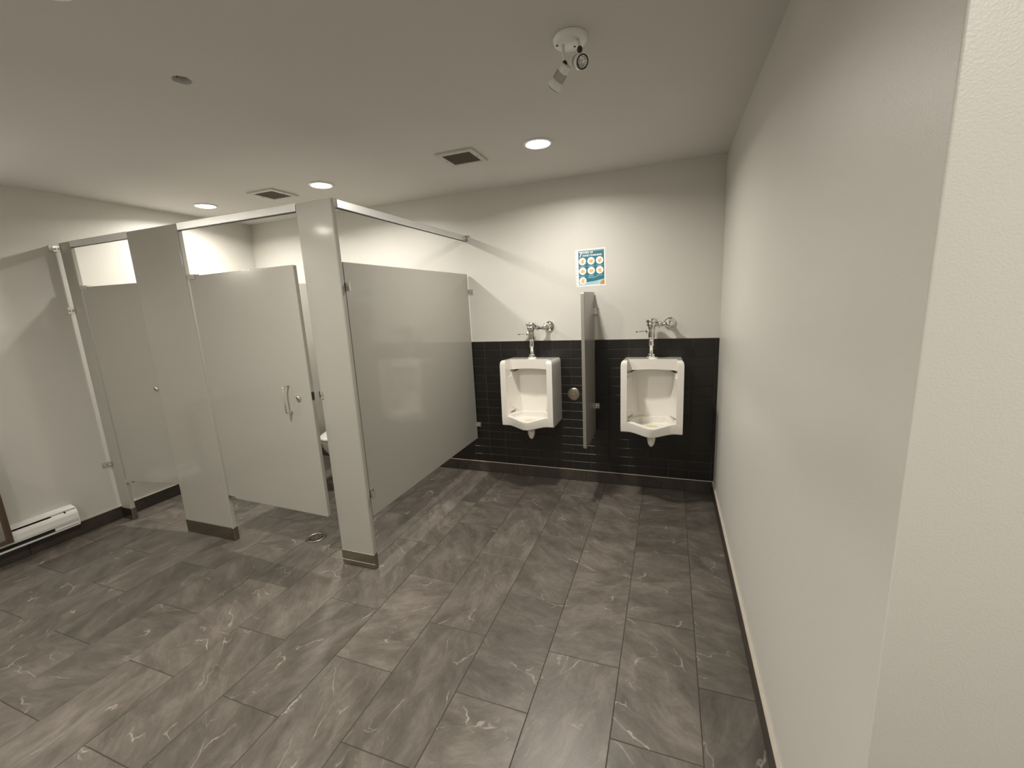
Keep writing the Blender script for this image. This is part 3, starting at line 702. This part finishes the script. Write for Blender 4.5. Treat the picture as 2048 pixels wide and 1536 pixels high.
# ------------------------------------------------------------------ hand washing poster
PW, PH = 0.232, 0.285
px, pz = -1.046, 1.636
e = tag(empty('poster', (px, -0.0003, pz), 0), 'teal hand washing poster in a clear punched sleeve above the screen', 'poster')
e.rotation_euler = (0, -0.012, 0)
box('sheet', 0.012, PW, -0.0008, 0, 0, PH, 'paper', e)
box('punched_strip', 0, 0.012, -0.0006, 0, 0.004, PH - 0.004, 'paper', e)
bm = bmesh.new()
for k in range(11): cyl(bm, (0.005, -0.0006, 0.016 + 0.0252 * k), (0.005, -0.0009, 0.016 + 0.0252 * k), 0.0032, 10)
new_obj('punch_holes', bm, 'print_grey', e)
L0, R0_, B0, T0 = 0.024, 0.222, 0.012, 0.273
box('printed_field', L0, R0_, -0.0012, -0.0008, B0, T0, 'teal', e)
bm = bmesh.new(); bp = [(L0, B0), (R0_, B0), (R0_, 0.052)] + [(R0_ - (R0_ - L0) * t, 0.052 - 0.022 * t - 0.004 * math.sin(math.pi * t)) for t in (0.25, 0.5, 0.75, 1.0)]
loft(bm, [[(x, -0.0012, z) for x, z in bp], [(x, -0.0015, z) for x, z in bp]]); new_obj('pale_band', bm, 'pale', e)
circ = [(0.055, 0.193), (0.122, 0.193), (0.188, 0.193), (0.055, 0.120), (0.122, 0.120), (0.188, 0.120), (0.055, 0.046)]
def blob(cx_, cz_, r, y, seed, n=18, amp=0.3):
    rnd = random.Random(seed); ph = [rnd.uniform(0, 6.28) for _ in range(3)]
    return [(cx_ + r * (1 + amp * (0.5 * math.sin(2 * a + ph[0]) + 0.35 * math.sin(3 * a + ph[1]) + 0.3 * math.sin(5 * a + ph[2]))) * math.cos(a), y,
             cz_ + r * (1 + amp * (0.5 * math.sin(2 * a + ph[0]) + 0.35 * math.sin(3 * a + ph[1]) + 0.3 * math.sin(5 * a + ph[2]))) * math.sin(a)) for a in [2 * math.pi * k / n for k in range(n)]]
for k, (cx_, cz_) in enumerate(circ):
    bm = bmesh.new(); cyl(bm, (cx_, -0.0012, cz_), (cx_, -0.0018, cz_), 0.0285, 30); c = new_obj('picture_disc', bm, 'paper', e)
    bm = bmesh.new(); loft(bm, [blob(cx_ + 0.001, cz_ - 0.002, 0.0145, -0.0017, k), blob(cx_ + 0.001, cz_ - 0.002, 0.0145, -0.0021, k)])
    h = new_obj('hand_picture', bm, 'skin', c)
    bm = bmesh.new()
    if k < 6:
        zz = cz_ - 0.036
        for j in range(2): bx(bm, cx_ - 0.026 + 0.003 * j, cx_ + 0.024 - 0.008 * j, -0.0015, -0.0012, zz - 0.0045 * j - 0.001, zz - 0.0045 * j + 0.001)
    else:
        for j in range(2): bx(bm, 0.095, 0.175 - 0.02 * j, -0.0015, -0.0012, 0.070 - 0.006 * j, 0.0722 - 0.006 * j)
    new_obj('caption_lines', bm, 'pale', e)
bm = bmesh.new()
for j in range(2): bx(bm, 0.090, 0.170, -0.0018, -0.0015, 0.026 + 0.011 * j, 0.0275 + 0.011 * j)
new_obj('footer_lines', bm, 'teal', e)
bm = bmesh.new(); gp = [(R0_, B0)] + [(R0_ - 0.032 * math.cos(a), B0 + 0.034 * math.sin(a)) for a in [0.13 * k * math.pi for k in range(0, 4)]] + [(R0_, B0 + 0.034)]
loft(bm, [[(x, -0.0015, z) for x, z in gp], [(x, -0.0019, z) for x, z in gp]]); new_obj('gold_emblem', bm, 'gold', e)
def text(name, s, size, x, z, m, bold=0.0):
    cu = bpy.data.curves.new(name, 'FONT'); cu.body = s; cu.size = size; cu.extrude = 0.0002; cu.offset = bold
    t = bpy.data.objects.new(name, cu); COL.objects.link(t)
    dg = bpy.context.evaluated_depsgraph_get(); dg.update()
    me = bpy.data.meshes.new_from_object(t.evaluated_get(dg)); bpy.data.objects.remove(t, do_unlink=True)
    me.materials.clear(); me.materials.append(M[m])
    me.transform(Matrix.Translation((x, -0.0015, z)) @ Matrix.Rotation(math.pi / 2, 4, 'X'))
    o = bpy.data.objects.new(name, me); COL.objects.link(o); o.parent = e; return o
text('title_number', '7', 0.052, 0.029, 0.228, 'paper', 0.0012)
text('title_text', 'STEPS OF', 0.0205, 0.056, 0.250, 'paper', 0.0006)
text('title_text', 'HAND WASHING', 0.0190, 0.056, 0.229, 'paper', 0.0006)
box('top_line', L0 + 0.004, R0_ - 0.006, -0.0015, -0.0012, 0.2655, 0.2685, 'pale', e)
